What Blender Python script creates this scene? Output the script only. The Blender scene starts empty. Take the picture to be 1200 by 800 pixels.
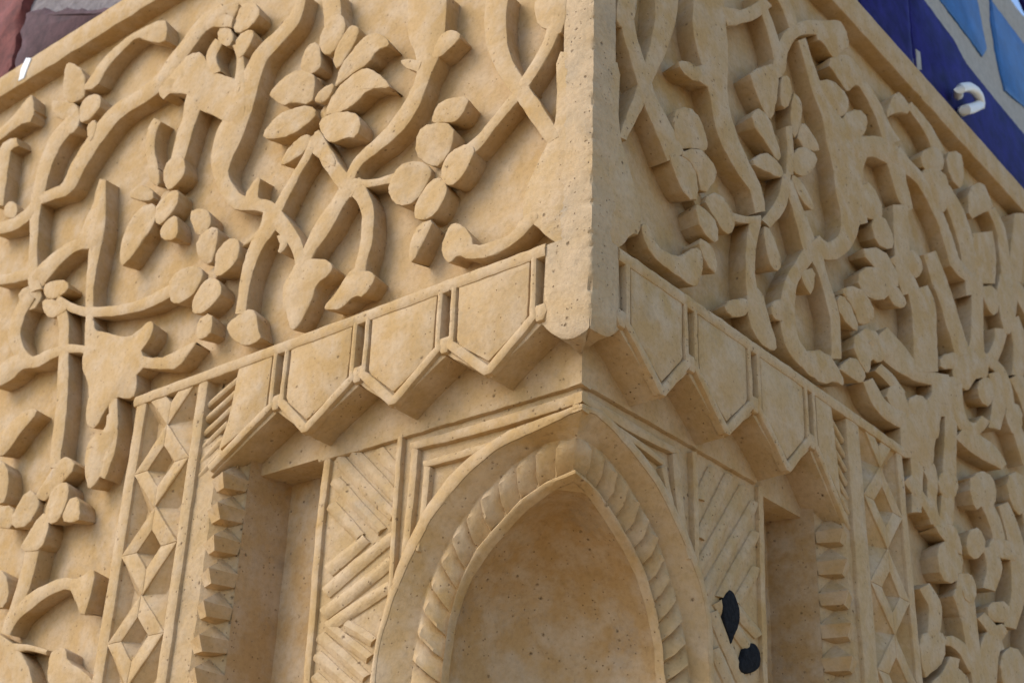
import bpy, bmesh, math, random
from mathutils import Vector, noise
random.seed(7)
SC = bpy.context.scene
COL = SC.collection

# ------------------------------------------------------------------ camera
# world origin: the arris of the carved corner; left face is the plane y=0 (runs to -x),
# right face is the plane x=0 (runs to +y); units are metres
F_PX, YAW, PITCH, ROLL = 1671.77, -0.69996, 0.456765, 0.03768
CAM = Vector((0.79468727, -1.07052056, -0.68735571))
FW = Vector((math.sin(YAW)*math.cos(PITCH), math.cos(YAW)*math.cos(PITCH), math.sin(PITCH)))
RT0 = Vector((math.cos(YAW), -math.sin(YAW), 0)); UP0 = RT0.cross(FW)
RT = RT0*math.cos(ROLL) + UP0*math.sin(ROLL)
UP = -RT0*math.sin(ROLL) + UP0*math.cos(ROLL)
cd = bpy.data.cameras.new('camera'); cam = bpy.data.objects.new('camera', cd); COL.objects.link(cam)
from mathutils import Matrix
cam.matrix_world = Matrix(((RT.x, UP.x, -FW.x, CAM.x), (RT.y, UP.y, -FW.y, CAM.y), (RT.z, UP.z, -FW.z, CAM.z), (0, 0, 0, 1)))
cd.sensor_width = 36; cd.lens = F_PX/1200*36; cd.dof.use_dof = True; cd.dof.focus_distance = 1.52; cd.dof.aperture_fstop = 11; cd.clip_start = 0.05; cd.clip_end = 500
SC.camera = cam

# ------------------------------------------------------------------ light
SUN_EL, SUN_AZ = math.radians(40), math.radians(217)      # azimuth: direction the light comes from, clockwise from +y
w = bpy.data.worlds.new('World'); SC.world = w; w.use_nodes = True
wn = w.node_tree.nodes; bg = wn['Background']
sky = wn.new('ShaderNodeTexSky'); sky.sky_type = 'NISHITA'; sky.sun_disc = False
sky.sun_elevation = SUN_EL; sky.sun_rotation = SUN_AZ; sky.air_density = 1.0; sky.dust_density = 1.2; sky.ozone_density = 2.0
w.node_tree.links.new(sky.outputs[0], bg.inputs[0]); bg.inputs[1].default_value = 0.135
sd = bpy.data.lights.new('sun', 'SUN'); sun = bpy.data.objects.new('sun', sd); COL.objects.link(sun)
sd.energy = 1.05; sd.angle = math.radians(35); sd.color = (1, 0.975, 0.94)
sdir = Vector((math.sin(SUN_AZ)*math.cos(SUN_EL), math.cos(SUN_AZ)*math.cos(SUN_EL), math.sin(SUN_EL)))
sun.rotation_euler = sdir.to_track_quat('Z', 'Y').to_euler(); sun.location = sdir*6
SC.view_settings.view_transform = 'Standard'; SC.view_settings.look = 'None'
SC.view_settings.exposure = 1.36; SC.view_settings.gamma = 1
SC.cycles.diffuse_bounces = 5; SC.cycles.max_bounces = 8

# ------------------------------------------------------------------ materials
def mat(name):
    m = bpy.data.materials.new(name); m.use_nodes = True
    return m, m.node_tree.nodes, m.node_tree.links, m.node_tree.nodes['Principled BSDF']
def N(nt, kind, **kw):
    n = nt.new(kind)
    for k, v in kw.items():
        if k in n.inputs: n.inputs[k].default_value = v
        else: setattr(n, k, v)
    return n
def ramp(nt, stops):
    r = nt.new('ShaderNodeValToRGB'); e = r.color_ramp.elements
    while len(e) < len(stops): e.new(0.5)
    for q, (p, c) in zip(e, stops):
        q.position = p; q.color = c if len(c) == 4 else (*c, 1)
    return r
def mix(nt, lk, fac, a, b, mode='MIX'):
    m = nt.new('ShaderNodeMix'); m.data_type = 'RGBA'; m.blend_type = mode
    for sock, v in ((m.inputs[0], fac), (m.inputs[6], a), (m.inputs[7], b)):
        if hasattr(v, 'is_output'): lk.new(v, sock)
        else: sock.default_value = v if not isinstance(v, tuple) else (*v, 1)
    return m.outputs[2]

def stone(name, c1, c2, c3, pit=0.5, bump=0.5, stain=0.0):
    m, nt, lk, bs = mat(name)
    geo = nt.new('ShaderNodeNewGeometry'); pos = geo.outputs['Position']
    def noi(scale, detail=4, rough=0.6):
        n = N(nt, 'ShaderNodeTexNoise', Scale=scale, Detail=detail, Roughness=rough); lk.new(pos, n.inputs['Vector']); return n.outputs['Fac']
    big = noi(7, 3); mid = noi(26, 5); fine = noi(160, 4, .7); grain = noi(620, 2)
    r1 = ramp(nt, [(.36, (0, 0, 0)), (.64, (1, 1, 1))]); lk.new(big, r1.inputs[0])
    r2 = ramp(nt, [(.42, (0, 0, 0)), (.66, (1, 1, 1))]); lk.new(mid, r2.inputs[0])
    col = mix(nt, lk, r1.outputs[0], c1, c2)
    col = mix(nt, lk, r2.outputs[0], col, c3)
    rf = ramp(nt, [(.28, (.84, .83, .81)), (.5, (1, 1, 1)), (.72, (1.08, 1.075, 1.07))]); lk.new(fine, rf.inputs[0])
    col = mix(nt, lk, 1.0, col, rf.outputs[0], 'MULTIPLY')
    # pits: sparse dark pores
    v = N(nt, 'ShaderNodeTexVoronoi', Scale=52.0, Randomness=1.0); lk.new(pos, v.inputs['Vector'])
    v2 = N(nt, 'ShaderNodeTexVoronoi', Scale=150.0, Randomness=1.0); lk.new(pos, v2.inputs['Vector'])
    def pore(vo, lim, keep):
        a = nt.new('ShaderNodeMapRange'); a.inputs[1].default_value = lim*.45; a.inputs[2].default_value = lim; a.inputs[3].default_value = 1; a.inputs[4].default_value = 0
        dn = nt.new('ShaderNodeMath'); dn.operation = 'MULTIPLY_ADD'; lk.new(grain, dn.inputs[0]); dn.inputs[1].default_value = lim*.9; lk.new(vo.outputs['Distance'], dn.inputs[2])
        lk.new(dn.outputs[0], a.inputs[0])
        s = nt.new('ShaderNodeSeparateColor'); lk.new(vo.outputs['Color'], s.inputs[0])
        g = nt.new('ShaderNodeMath'); g.operation = 'LESS_THAN'; g.inputs[1].default_value = keep; lk.new(s.outputs[0], g.inputs[0])
        p = nt.new('ShaderNodeMath'); p.operation = 'MULTIPLY'; lk.new(a.outputs[0], p.inputs[0]); lk.new(g.outputs[0], p.inputs[1])
        return p.outputs[0]
    p1 = pore(v, .24, .3*pit); p2 = pore(v2, .34, .2*pit)
    pm = nt.new('ShaderNodeMath'); pm.operation = 'MAXIMUM'; lk.new(p1, pm.inputs[0]); lk.new(p2, pm.inputs[1])
    col = mix(nt, lk, pm.outputs[0], col, (c1[0]*.28, c1[1]*.24, c1[2]*.22))
    if stain:
        sn = noi(15, 6, .75); sr = ramp(nt, [(.55, (0, 0, 0)), (.72, (stain, stain, stain))]); lk.new(sn, sr.inputs[0])
        col = mix(nt, lk, sr.outputs[0], col, (.20, .175, .14))
    lk.new(col, bs.inputs['Base Color'])
    bs.inputs['Roughness'].default_value = .9; bs.inputs['Specular IOR Level'].default_value = .15
    # relief
    h = nt.new('ShaderNodeMath'); h.operation = 'MULTIPLY_ADD'; lk.new(fine, h.inputs[0]); h.inputs[1].default_value = .5
    h0 = nt.new('ShaderNodeMath'); h0.operation = 'MULTIPLY'; lk.new(mid, h0.inputs[0]); h0.inputs[1].default_value = 1.6; lk.new(h0.outputs[0], h.inputs[2])
    h2 = nt.new('ShaderNodeMath'); h2.operation = 'MULTIPLY_ADD'; lk.new(grain, h2.inputs[0]); h2.inputs[1].default_value = .16; lk.new(h.outputs[0], h2.inputs[2])
    h3 = nt.new('ShaderNodeMath'); h3.operation = 'MULTIPLY_ADD'; lk.new(pm.outputs[0], h3.inputs[0]); h3.inputs[1].default_value = -.9; lk.new(h2.outputs[0], h3.inputs[2])
    b = nt.new('ShaderNodeBump'); b.inputs['Strength'].default_value = bump; b.inputs['Distance'].default_value = .0022
    lk.new(h3.outputs[0], b.inputs['Height']); lk.new(b.outputs[0], bs.inputs['Normal'])
    return m
S1, S2, S3 = (.392, .263, .131), (.370, .233, .095), (.42, .30, .178)
M_STONE = stone('carved_limestone', S1, S2, S3, 1.5, .5, .26)
M_GROUND = stone('tooled_limestone_ground', S1, S2, S3, 1.0, .55, .28)
M_PITTED = stone('pitted_limestone', S1, (.365, .243, .112), S3, 1.9, .75, .35)
M_WORN = stone('worn_limestone_edge', S1, (.33, .255, .17), S3, 2.3, .9, .5)
M_NICHE = stone('smooth_niche_stone', (.37, .236, .108), (.335, .20, .080), (.40, .288, .175), 2.4, .5, .45)
def plain(name, c, rough=.6, var=.15, scale=30, bump=.3, spec=.3, dist=.002):
    m, nt, lk, bs = mat(name)
    geo = nt.new('ShaderNodeNewGeometry')
    n = N(nt, 'ShaderNodeTexNoise', Scale=scale, Detail=6, Roughness=.65); lk.new(geo.outputs['Position'], n.inputs['Vector'])
    r = ramp(nt, [(.3, tuple(x*(1-var) for x in c)), (.7, tuple(min(1, x*(1+var)) for x in c))]); lk.new(n.outputs[0], r.inputs[0])
    lk.new(r.outputs[0], bs.inputs['Base Color']); bs.inputs['Roughness'].default_value = rough; bs.inputs['Specular IOR Level'].default_value = spec
    b = nt.new('ShaderNodeBump'); b.inputs['Strength'].default_value = bump; b.inputs['Distance'].default_value = dist
    lk.new(n.outputs[0], b.inputs['Height']); lk.new(b.outputs[0], bs.inputs['Normal'])
    return m
M_BRICK = plain('red_brick', (.135, .038, .030), .9, .4, 40, .8)
M_BRICK2 = plain('dark_brick', (.066, .031, .033), .9, .4, 40, .8)
M_MORTAR = plain('grey_mortar', (.18, .155, .15), .95, .3, 60, .9, .1, .006)
M_COBALT = plain('cobalt_glaze', (.013, .010, .088), .55, .5, 25, .25, .05)
M_AZURE = plain('azure_glaze', (.0065, .070, .21), .35, .35, 25, .2, .2)
M_CREAM = plain('cream_plaster_joint', (.30, .275, .235), .85, .12, 60, .6)
M_WHITE = plain('white_plastic', (.62, .62, .59), .35, .05, 40, .1)
M_PAINT = plain('white_paint', (.62, .62, .61), .6, .1, 90, .3)
M_BLACK = plain('black_tar', (.012, .012, .013), .85, .5, 160, 1.0, .06)
M_PAVE = plain('pale_paving', (.40, .275, .145), .9, .2, 3, .3)

# ------------------------------------------------------------------ geometry helpers
def ray(x, y): return FW*F_PX + RT*(x-600) - UP*(y-400)
def uz_left(x, y, d=0.0):      # image point -> wall coordinates on the plane y=d: u away from the arris, z height
    r = ray(x, y); t = (d-CAM.y)/r.y; p = CAM+r*t; return (-p.x, p.z)
def uz_right(x, y, d=0.0):     # the same on the plane x=-d
    r = ray(x, y); t = (-d-CAM.x)/r.x; p = CAM+r*t; return (p.y, p.z)
def uz_mirror(x, y, d=0.0):    # the right panel repeats the left one, a little narrower and lower
    u, z = uz_left(x, y, d); return (u*.96, z*.975)
def P(f, u, z, h):             # h: outwards from the face
    return Vector((-u, -h, z)) if f == 'L' else Vector((h, u, z))
def chaikin(p, n=2, closed=True):
    for _ in range(n):
        q = []
        m = len(p)
        for i in range(m if closed else m-1):
            a, b = p[i], p[(i+1) % m]
            q.append((a[0]*.75+b[0]*.25, a[1]*.75+b[1]*.25)); q.append((a[0]*.25+b[0]*.75, a[1]*.25+b[1]*.75))
        if not closed: q = [p[0]]+q+[p[-1]]
        p = q
    return p
def resample(p, step, closed=True):
    q = list(p)+([p[0]] if closed else [])
    out = []; acc = 0.0
    for a, b in zip(q, q[1:]):
        L = math.dist(a, b)
        if L < 1e-9: continue
        n = max(1, round(L/step)) if L > step else 1
        if n == 1 and acc+L < step*.7 and out: acc += L; continue
        acc = 0
        for k in range(n): out.append((a[0]+(b[0]-a[0])*k/n, a[1]+(b[1]-a[1])*k/n))
    if not closed: out.append(q[-1])
    return out
def catmull(pts, step=5.0):
    out = []
    n = len(pts)
    for i in range(n-1):
        p0, p1, p2, p3 = pts[max(i-1, 0)], pts[i], pts[i+1], pts[min(i+2, n-1)]
        k = max(2, int(math.dist(p1[:2], p2[:2])/step))
        for j in range(k):
            t = j/k
            out.append(tuple(.5*((2*b)+(-a+c)*t+(2*a-5*b+4*c-d)*t*t+(-a+3*b-3*c+d)*t**3) for a, b, c, d in zip(p0, p1, p2, p3)))
    out.append(tuple(pts[-1]))
    return out
def wob(p, s, a):
    return Vector(noise.noise_vector(Vector(p)*s))*a

def thing(name, label, cat, loc=(0, 0, 0), group=None):
    o = bpy.data.objects.new(name, None); COL.objects.link(o); o.location = loc
    o['label'] = label; o['category'] = cat; o.empty_display_size = .05
    if group: o['group'] = group
    return o
WLOC = {}
def obj(name, verts, faces, m, parent=None, smooth=True, jitter=.0007):
    n = len(verts)
    c = Vector((sum(v[0] for v in verts)/n, sum(v[1] for v in verts)/n, sum(v[2] for v in verts)/n))
    vv = []
    for v in verts:
        v = Vector(v)
        if jitter: v = v + wob(v, 45, jitter) + wob(v, 150, jitter*.6)
        vv.append(v-c)
    me = bpy.data.meshes.new(name); me.from_pydata(vv, [], faces)
    bm = bmesh.new(); bm.from_mesh(me); bmesh.ops.recalc_face_normals(bm, faces=bm.faces); bm.to_mesh(me); bm.free()
    if smooth:
        me.polygons.foreach_set('use_smooth', [True]*len(me.polygons))
        me.set_sharp_from_angle(angle=math.radians(38))
    me.materials.append(m)
    o = bpy.data.objects.new(name, me); COL.objects.link(o)
    pl = Vector((0, 0, 0))
    if parent:
        o.parent = parent; pl = WLOC.get(parent.name) or parent.location.copy()
    o.location = c-pl; WLOC[o.name] = c
    return o
class MB:                       # collects several shells into one mesh
    def __init__(s): s.v = []; s.f = []
    def add(s, vf):
        o = len(s.v); s.v += [Vector(x) for x in vf[0]]; s.f += [tuple(i+o for i in q) for q in vf[1]]; return s
    def build(s, name, m, parent=None, **k): return obj(name, s.v, s.f, m, parent, **k)

def slab(f, pts, hb, ht, r=.0022, centre=None, tilt=0.0, crown=0.0, flare=.0008, dome=False):
    """a plate with outline pts (u,z), from height hb up to ht, its upper edge rounded by r"""
    n = len(pts)
    A = sum(pts[i][0]*pts[(i+1) % n][1]-pts[(i+1) % n][0]*pts[i][1] for i in range(n))
    if A < 0: pts = pts[::-1]
    nor = []
    for i in range(n):
        a, b, c = pts[i-1], pts[i], pts[(i+1) % n]
        e1 = Vector((b[0]-a[0], b[1]-a[1])); e2 = Vector((c[0]-b[0], c[1]-b[1]))
        if e1.length > 1e-9: e1.normalize()
        if e2.length > 1e-9: e2.normalize()
        t = e1+e2; q = Vector((-t.y, t.x))
        if q.length < 1e-6: q = Vector((-e1.y, e1.x))
        q.normalize(); nn = Vector((-e1.y, e1.x)); q *= min(1.6, 1/max(.35, q.dot(nn)))
        nor.append(q)
    R = max(math.dist(p, centre) for p in pts) if centre else 1
    def H(u, z, h):
        if centre and tilt:
            k = math.dist((u, z), centre)/R; h -= tilt*max(0, 1-k)**1.3
        return h
    V = []; Fc = []
    rings = [(-flare, hb), (0, ht-r), (.3*r, ht-.3*r), (r, ht)]
    for off, h in rings:
        for p, q in zip(pts, nor):
            u, z = p[0]+q.x*off, p[1]+q.y*off
            V.append(P(f, u, z, H(u, z, h) if h > hb else h))
    k = len(rings)
    if dome:
        cx = sum(p[0] for p in pts)/n; cz = sum(p[1] for p in pts)/n
        for s in (.72, .4):
            for p, q in zip(pts, nor):
                u, z = cx+(p[0]+q.x*r-cx)*s, cz+(p[1]+q.y*r-cz)*s
                V.append(P(f, u, z, H(u, z, ht+crown*(1-s*s))))
        k += 2
    for a in range(k-1):
        for i in range(n):
            j = (i+1) % n; Fc.append((a*n+i, a*n+j, (a+1)*n+j, (a+1)*n+i))
    if dome:
        V.append(P(f, cx, cz, H(cx, cz, ht+crown))); c = len(V)-1
        for i in range(n): Fc.append(((k-1)*n+i, (k-1)*n+(i+1) % n, c))
    else:
        Fc.append(tuple(range((k-1)*n, k*n)))
    return V, Fc
def ribbon(f, L, R_, hb, ht, r=.0022, crown=.0006, flare=.0008):
    """a raised band between two edge lines in wall coordinates"""
    V = []; Fc = []; n = len(L)
    for l, q in zip(L, R_):
        c = ((l[0]+q[0])/2, (l[1]+q[1])/2); a = math.dist(l, q)/2 or 1e-5
        rr = min(r, a*.6)
        fl = max(flare, -.55*a); k = [(1+fl/a, hb), (1, ht-r), (1-.3*rr/a, ht-.3*r), (1-rr/a, ht), (0, ht+crown)]
        for s, h in k: V.append(P(f, c[0]+(l[0]-c[0])*s, c[1]+(l[1]-c[1])*s, h))
        for s, h in k[-2::-1]: V.append(P(f, c[0]+(q[0]-c[0])*s, c[1]+(q[1]-c[1])*s, h))
    m = 9
    for i in range(n-1):
        for j in range(m-1): Fc.append((i*m+j, i*m+j+1, (i+1)*m+j+1, (i+1)*m+j))
    Fc.append(tuple(range(m))); Fc.append(tuple(range((n-1)*m, n*m)))
    return V, Fc
def edges_px(pts, step=5.0):
    c = catmull(pts, step); L = []; R_ = []
    for i, p in enumerate(c):
        a = c[max(i-1, 0)]; b = c[min(i+1, len(c)-1)]
        t = Vector((b[0]-a[0], b[1]-a[1])); t.normalize(); h = p[2]/2
        L.append((p[0]-t.y*h, p[1]+t.x*h)); R_.append((p[0]+t.y*h, p[1]-t.x*h))
    return L, R_
def bar(f, pts, hb, ht, r=.002, crown=.0005, sub=.02):
    """a raised band along (u,z,width) points given in metres"""
    q = []
    for a, b in zip(pts, pts[1:]):
        k = max(1, int(math.dist(a[:2], b[:2])/sub))
        q += [tuple(x+(y-x)*i/k for x, y in zip(a, b)) for i in range(k)]
    q.append(pts[-1]); L = []; R_ = []
    for i, p in enumerate(q):
        a = q[max(i-1, 0)]; b = q[min(i+1, len(q)-1)]
        t = Vector((b[0]-a[0], b[1]-a[1])); t.normalize(); h = p[2]/2
        L.append((p[0]-t.y*h, p[1]+t.x*h)); R_.append((p[0]+t.y*h, p[1]-t.x*h))
    return ribbon(f, L, R_, hb, ht, r, crown)
def sheet(f, u0, u1, z0, z1, h, step=.012, amp=.0012):
    nu = max(1, int((u1-u0)/step)); nz = max(1, int((z1-z0)/step)); V = []; Fc = []
    for i in range(nu+1):
        for j in range(nz+1):
            u = u0+(u1-u0)*i/nu; z = z0+(z1-z0)*j/nz
            V.append(P(f, u, z, h+amp*(noise.noise(Vector((u*18, z*18, 3.3)))+.6*noise.noise(Vector((u*55, z*55, 1.3))))))
    for i in range(nu):
        for j in range(nz):
            a = i*(nz+1)+j; Fc.append((a, a+nz+1, a+nz+2, a+1))
    return V, Fc
def box(f, u0, u1, z0, z1, h0, h1):
    V = [P(f, u, z, h) for h in (h0, h1) for u, z in ((u0, z0), (u1, z0), (u1, z1), (u0, z1))]
    return V, [(0, 1, 2, 3), (4, 5, 6, 7), (0, 1, 5, 4), (1, 2, 6, 5), (2, 3, 7, 6), (3, 0, 4, 7)]
def loft(A, B, cols=1, bulge=None):
    """surface between two 3D polylines of equal length; bulge(t,s) gives an offset vector"""
    n = len(A); V = []; Fc = []
    for i in range(n):
        for j in range(cols+1):
            s = j/cols; p = A[i].lerp(B[i], s)
            if bulge: p = p+bulge(i/(n-1), s)
            V.append(p)
    for i in range(n-1):
        for j in range(cols):
            a = i*(cols+1)+j; Fc.append((a, a+1, a+cols+2, a+cols+1))
    return V, Fc
def poly_resample(p, n):
    L = [0.0]
    for a, b in zip(p, p[1:]): L.append(L[-1]+(Vector(b)-Vector(a)).length)
    out = []; k = 0
    for i in range(n):
        t = L[-1]*i/(n-1)
        while k < len(L)-2 and L[k+1] < t: k += 1
        s = (t-L[k])/max(1e-9, L[k+1]-L[k]); out.append(Vector(p[k]).lerp(Vector(p[k+1]), min(1, max(0, s))))
    return out

# ------------------------------------------------------------------ ground (below the frame; it throws light up the wall)
GZ = -2.30
gm = bpy.data.meshes.new('ground'); gm.from_pydata([(-60, -60, 0), (60, -60, 0), (60, 60, 0), (-60, 60, 0)], [], [(0, 1, 2, 3)]); gm.materials.append(M_PAVE)
g = bpy.data.objects.new('ground', gm); COL.objects.link(g); g.location = (0, 0, GZ); g['kind'] = 'structure'; g['label'] = 'pale stone paving below the carved corner'

DEP = .029                       # depth of the carving
ZL, ZR = dict(rim0=.878, rim1=.931, ledge=.106), dict(rim0=.848, rim1=.912, ledge=.103)
UB = {'L': .79, 'R': .757}       # outer edge of the lattice border

# ------------------------------------------------------------------ outlines of the carved ornament, read off the photograph
# (image points; each is carried to the front plane of its wall and given its real depth there)
STEMS = [
 [(262,10,14),(241,24,16),(222,48,16),(204,72,17),(188,94,17),(165,113,17),(143,126,17),(123,146,17),(94,189,17),(78,219,15),(62,227,13),(46,233,13)],
 [(86,138,15),(80,146,16),(64,166,16),(51,198,15),(44,230,13)],
 [(20,166,10),(7,172,13),(2,200,13),(-4,240,14)],
 [(-8,268,13),(4,266,14),(18,261,14),(34,249,12),(42,238,11)],
 [(43,228,14),(40,250,12),(39,275,10),(38,300,10),(38,325,13),(42,340,14)],
 [(45,325,18),(54,314,18),(70,299,15),(88,287,13),(106,285,13)],
 [(120,210,8),(117,230,13),(115,265,15),(109,300,13),(105,330,10),(104,358,9),(104,395,10)],
 [(-8,328,11),(10,326,12),(25,323,12),(42,318,11)],
 [(34,345,14),(22,368,14),(16,390,15),(22,412,15),(38,424,14),(60,414,12),(80,408,11),(98,409,10),(112,412,12)],
 [(-10,445,20),(6,436,22),(22,424,20),(38,424,14)],
 [(66,352,14),(73,372,13),(74,400,12),(73,440,13),(71,480,13),(66,520,13),(63,548,12)],
 [(66,350,10),(85,361,11),(105,365,12),(140,363,12),(170,355,13),(190,345,14),(206,336,12)],
 [(184,140,10),(178,152,10),(175,175,11),(180,198,11)],
 [(238,100,26),(228,115,22),(221,140,17),(213,165,17),(206,192,15)],
 [(354,-8,10),(345,20,14),(327,42,16),(306,64,18),(293,92,22),(285,115,26),(276,140,28),(266,162,30),(258,188,24),(259,206,17),(266,222,18),(278,236,19),(297,239,15),(312,242,16),(322,250,20)],
 [(300,240,16),(294,232,16),(299,215,8),(303,208,4)],
 [(320,254,14),(330,234,11),(345,206,9),(358,184,9),(366,166,9)],
 [(320,252,26),(312,268,18),(300,287,16),(291,312,14),(285,340,12),(281,368,13)],
 [(318,250,24),(330,264,20),(341,277,17),(349,294,14),(351,310,13),(350,325,14)],
 [(330,275,14),(332,286,9),(327,295,4)],
 [(354,312,10),(361,294,14),(370,278,17),(383,257,19),(395,238,16),(406,220,18)],
 [(368,158,16),(379,178,18),(391,198,18),(404,214,20),(416,222,22)],
 [(406,216,12),(417,192,12),(430,179,13),(450,162,16),(470,140,18),(485,115,17),(496,86,16),(500,62,30),(499,35,44),(501,-8,46)],
 [(412,216,24),(424,230,18),(430,250,15),(429,280,14),(423,305,13),(420,320,14)],
 [(412,216,16),(428,215,10),(445,212,9),(462,208,12)],
 [(616,98,12),(604,112,12),(585,135,11),(562,163,12),(548,176,14)],
 [(583,-10,26),(580,20,26),(581,45,25),(587,67,23),(598,90,22),(614,112,21),(633,140,20),(648,164,18)],
 [(604,112,12),(613,98,13),(629,74,13),(643,48,14),(652,20,18)],
 [(18,560,0.1),(6,742,10),(14,722,15),(34,704,16),(56,690,14),(76,683,14),(92,688,14)],
 [(38,640,16),(30,675,15),(19,708,13),(6,742,11)],
 [(-12,742,10),(4,754,14),(14,768,20),(22,785,22),(28,812,24)],
 [(10,760,14),(30,758,8),(54,764,6)],
 [(131,466,11),(132,500,11),(128,530,11),(116,558,14)],
 [(408,2,0.1),(386,-8,22),(389,15,21),(386,38,15),(380,56,9)],
 [(-10,165,10),(8,150,12),(22,138,14),(34,124,16)],
 [(470,72,4),(478,74,12),(492,78,14)],
 [(212,88,16),(230,92,20),(255,97,22),(280,106,22)],
 [(256,48,10),(247,66,12),(252,86,14)],
 [(278,52,12),(281,72,9),(280,98,14)],
 [(205,82,20),(192,103,16),(196,112,14)],
 [(272,26,12),(248,22,20),(236,30,16)],
]
STEMS[28] = STEMS[28][1:]; STEMS[33] = STEMS[33][1:]
LEAVES = [
 [(95,106),(110,82),(125,63),(155,38),(193,20),(196,36),(193,51),(170,48),(161,43),(142,60),(125,80),(112,104)],
 [(14,148),(22,128),(35,111),(39,112),(39,142),(24,145)],
 [(3,246),(9,236),(17,236),(21,246),(17,255),(7,256)],
 [(205,80),(222,62),(236,60),(248,84),(270,104),(292,94),(284,150),(262,142),(247,134),(230,128),(222,111),(206,109),(190,111),(188,103)],
 [(84,292),(98,262),(116,222),(124,212),(122,262),(120,285),(108,292),(102,288),(95,287),(84,296)],
 [(345,308),(362,302),(380,303),(391,310),(386,322),(370,333),(366,350),(350,382),(341,388),(335,370),(330,350),(332,332),(340,320)],
 [(417,312),(407,320),(390,347),(379,359),(382,364),(400,361),(415,346),(426,348),(441,325),(435,318),(425,317)],
 [(278,292),(308,262),(320,255),(321,270),(297,281)],
 [(519,37),(533,34),(541,42),(530,54),(514,68),(505,70),(510,50)],
 [(610,255),(602,272),(580,282),(554,288),(553,277),(542,263),(531,260),(522,269),(516,290),(520,303),(527,309),(537,298),(548,304),(572,302),(606,283),(622,266),(632,255),(628,245)],
 [(99,370),(110,374),(111,387),(122,388),(132,392),(152,395),(163,385),(175,375),(180,380),(176,397),(162,415),(185,420),(207,410),(231,398),(226,408),(207,432),(190,433),(160,431),(159,462),(150,468),(135,464),(125,477),(112,501),(102,500),(99,487),(105,457),(97,435),(95,422),(99,405)],
 [(126,480),(137,484),(131,527),(119,554),(107,573),(101,570),(98,530),(108,510),(122,505)],
 [(-6,512),(20,487),(38,477),(46,482),(27,502),(6,533),(-6,534)],
 [(78,678),(93,677),(109,664),(110,680),(104,706),(97,724),(86,702)],
 [(54,792),(57,766),(68,758),(78,759),(78,775),(100,786),(114,806),(60,812)],
 [(-18,700),(-14,672),(0,664),(9,678),(10,700),(0,716)],
 [(267,377),(288,361),(300,363),(303,387),(306,398),(288,406),(272,398),(265,387)],
 [(640,-10),(627,0),(625,14),(631,31),(641,34),(655,44),(664,20),(664,-10)],
]
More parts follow.
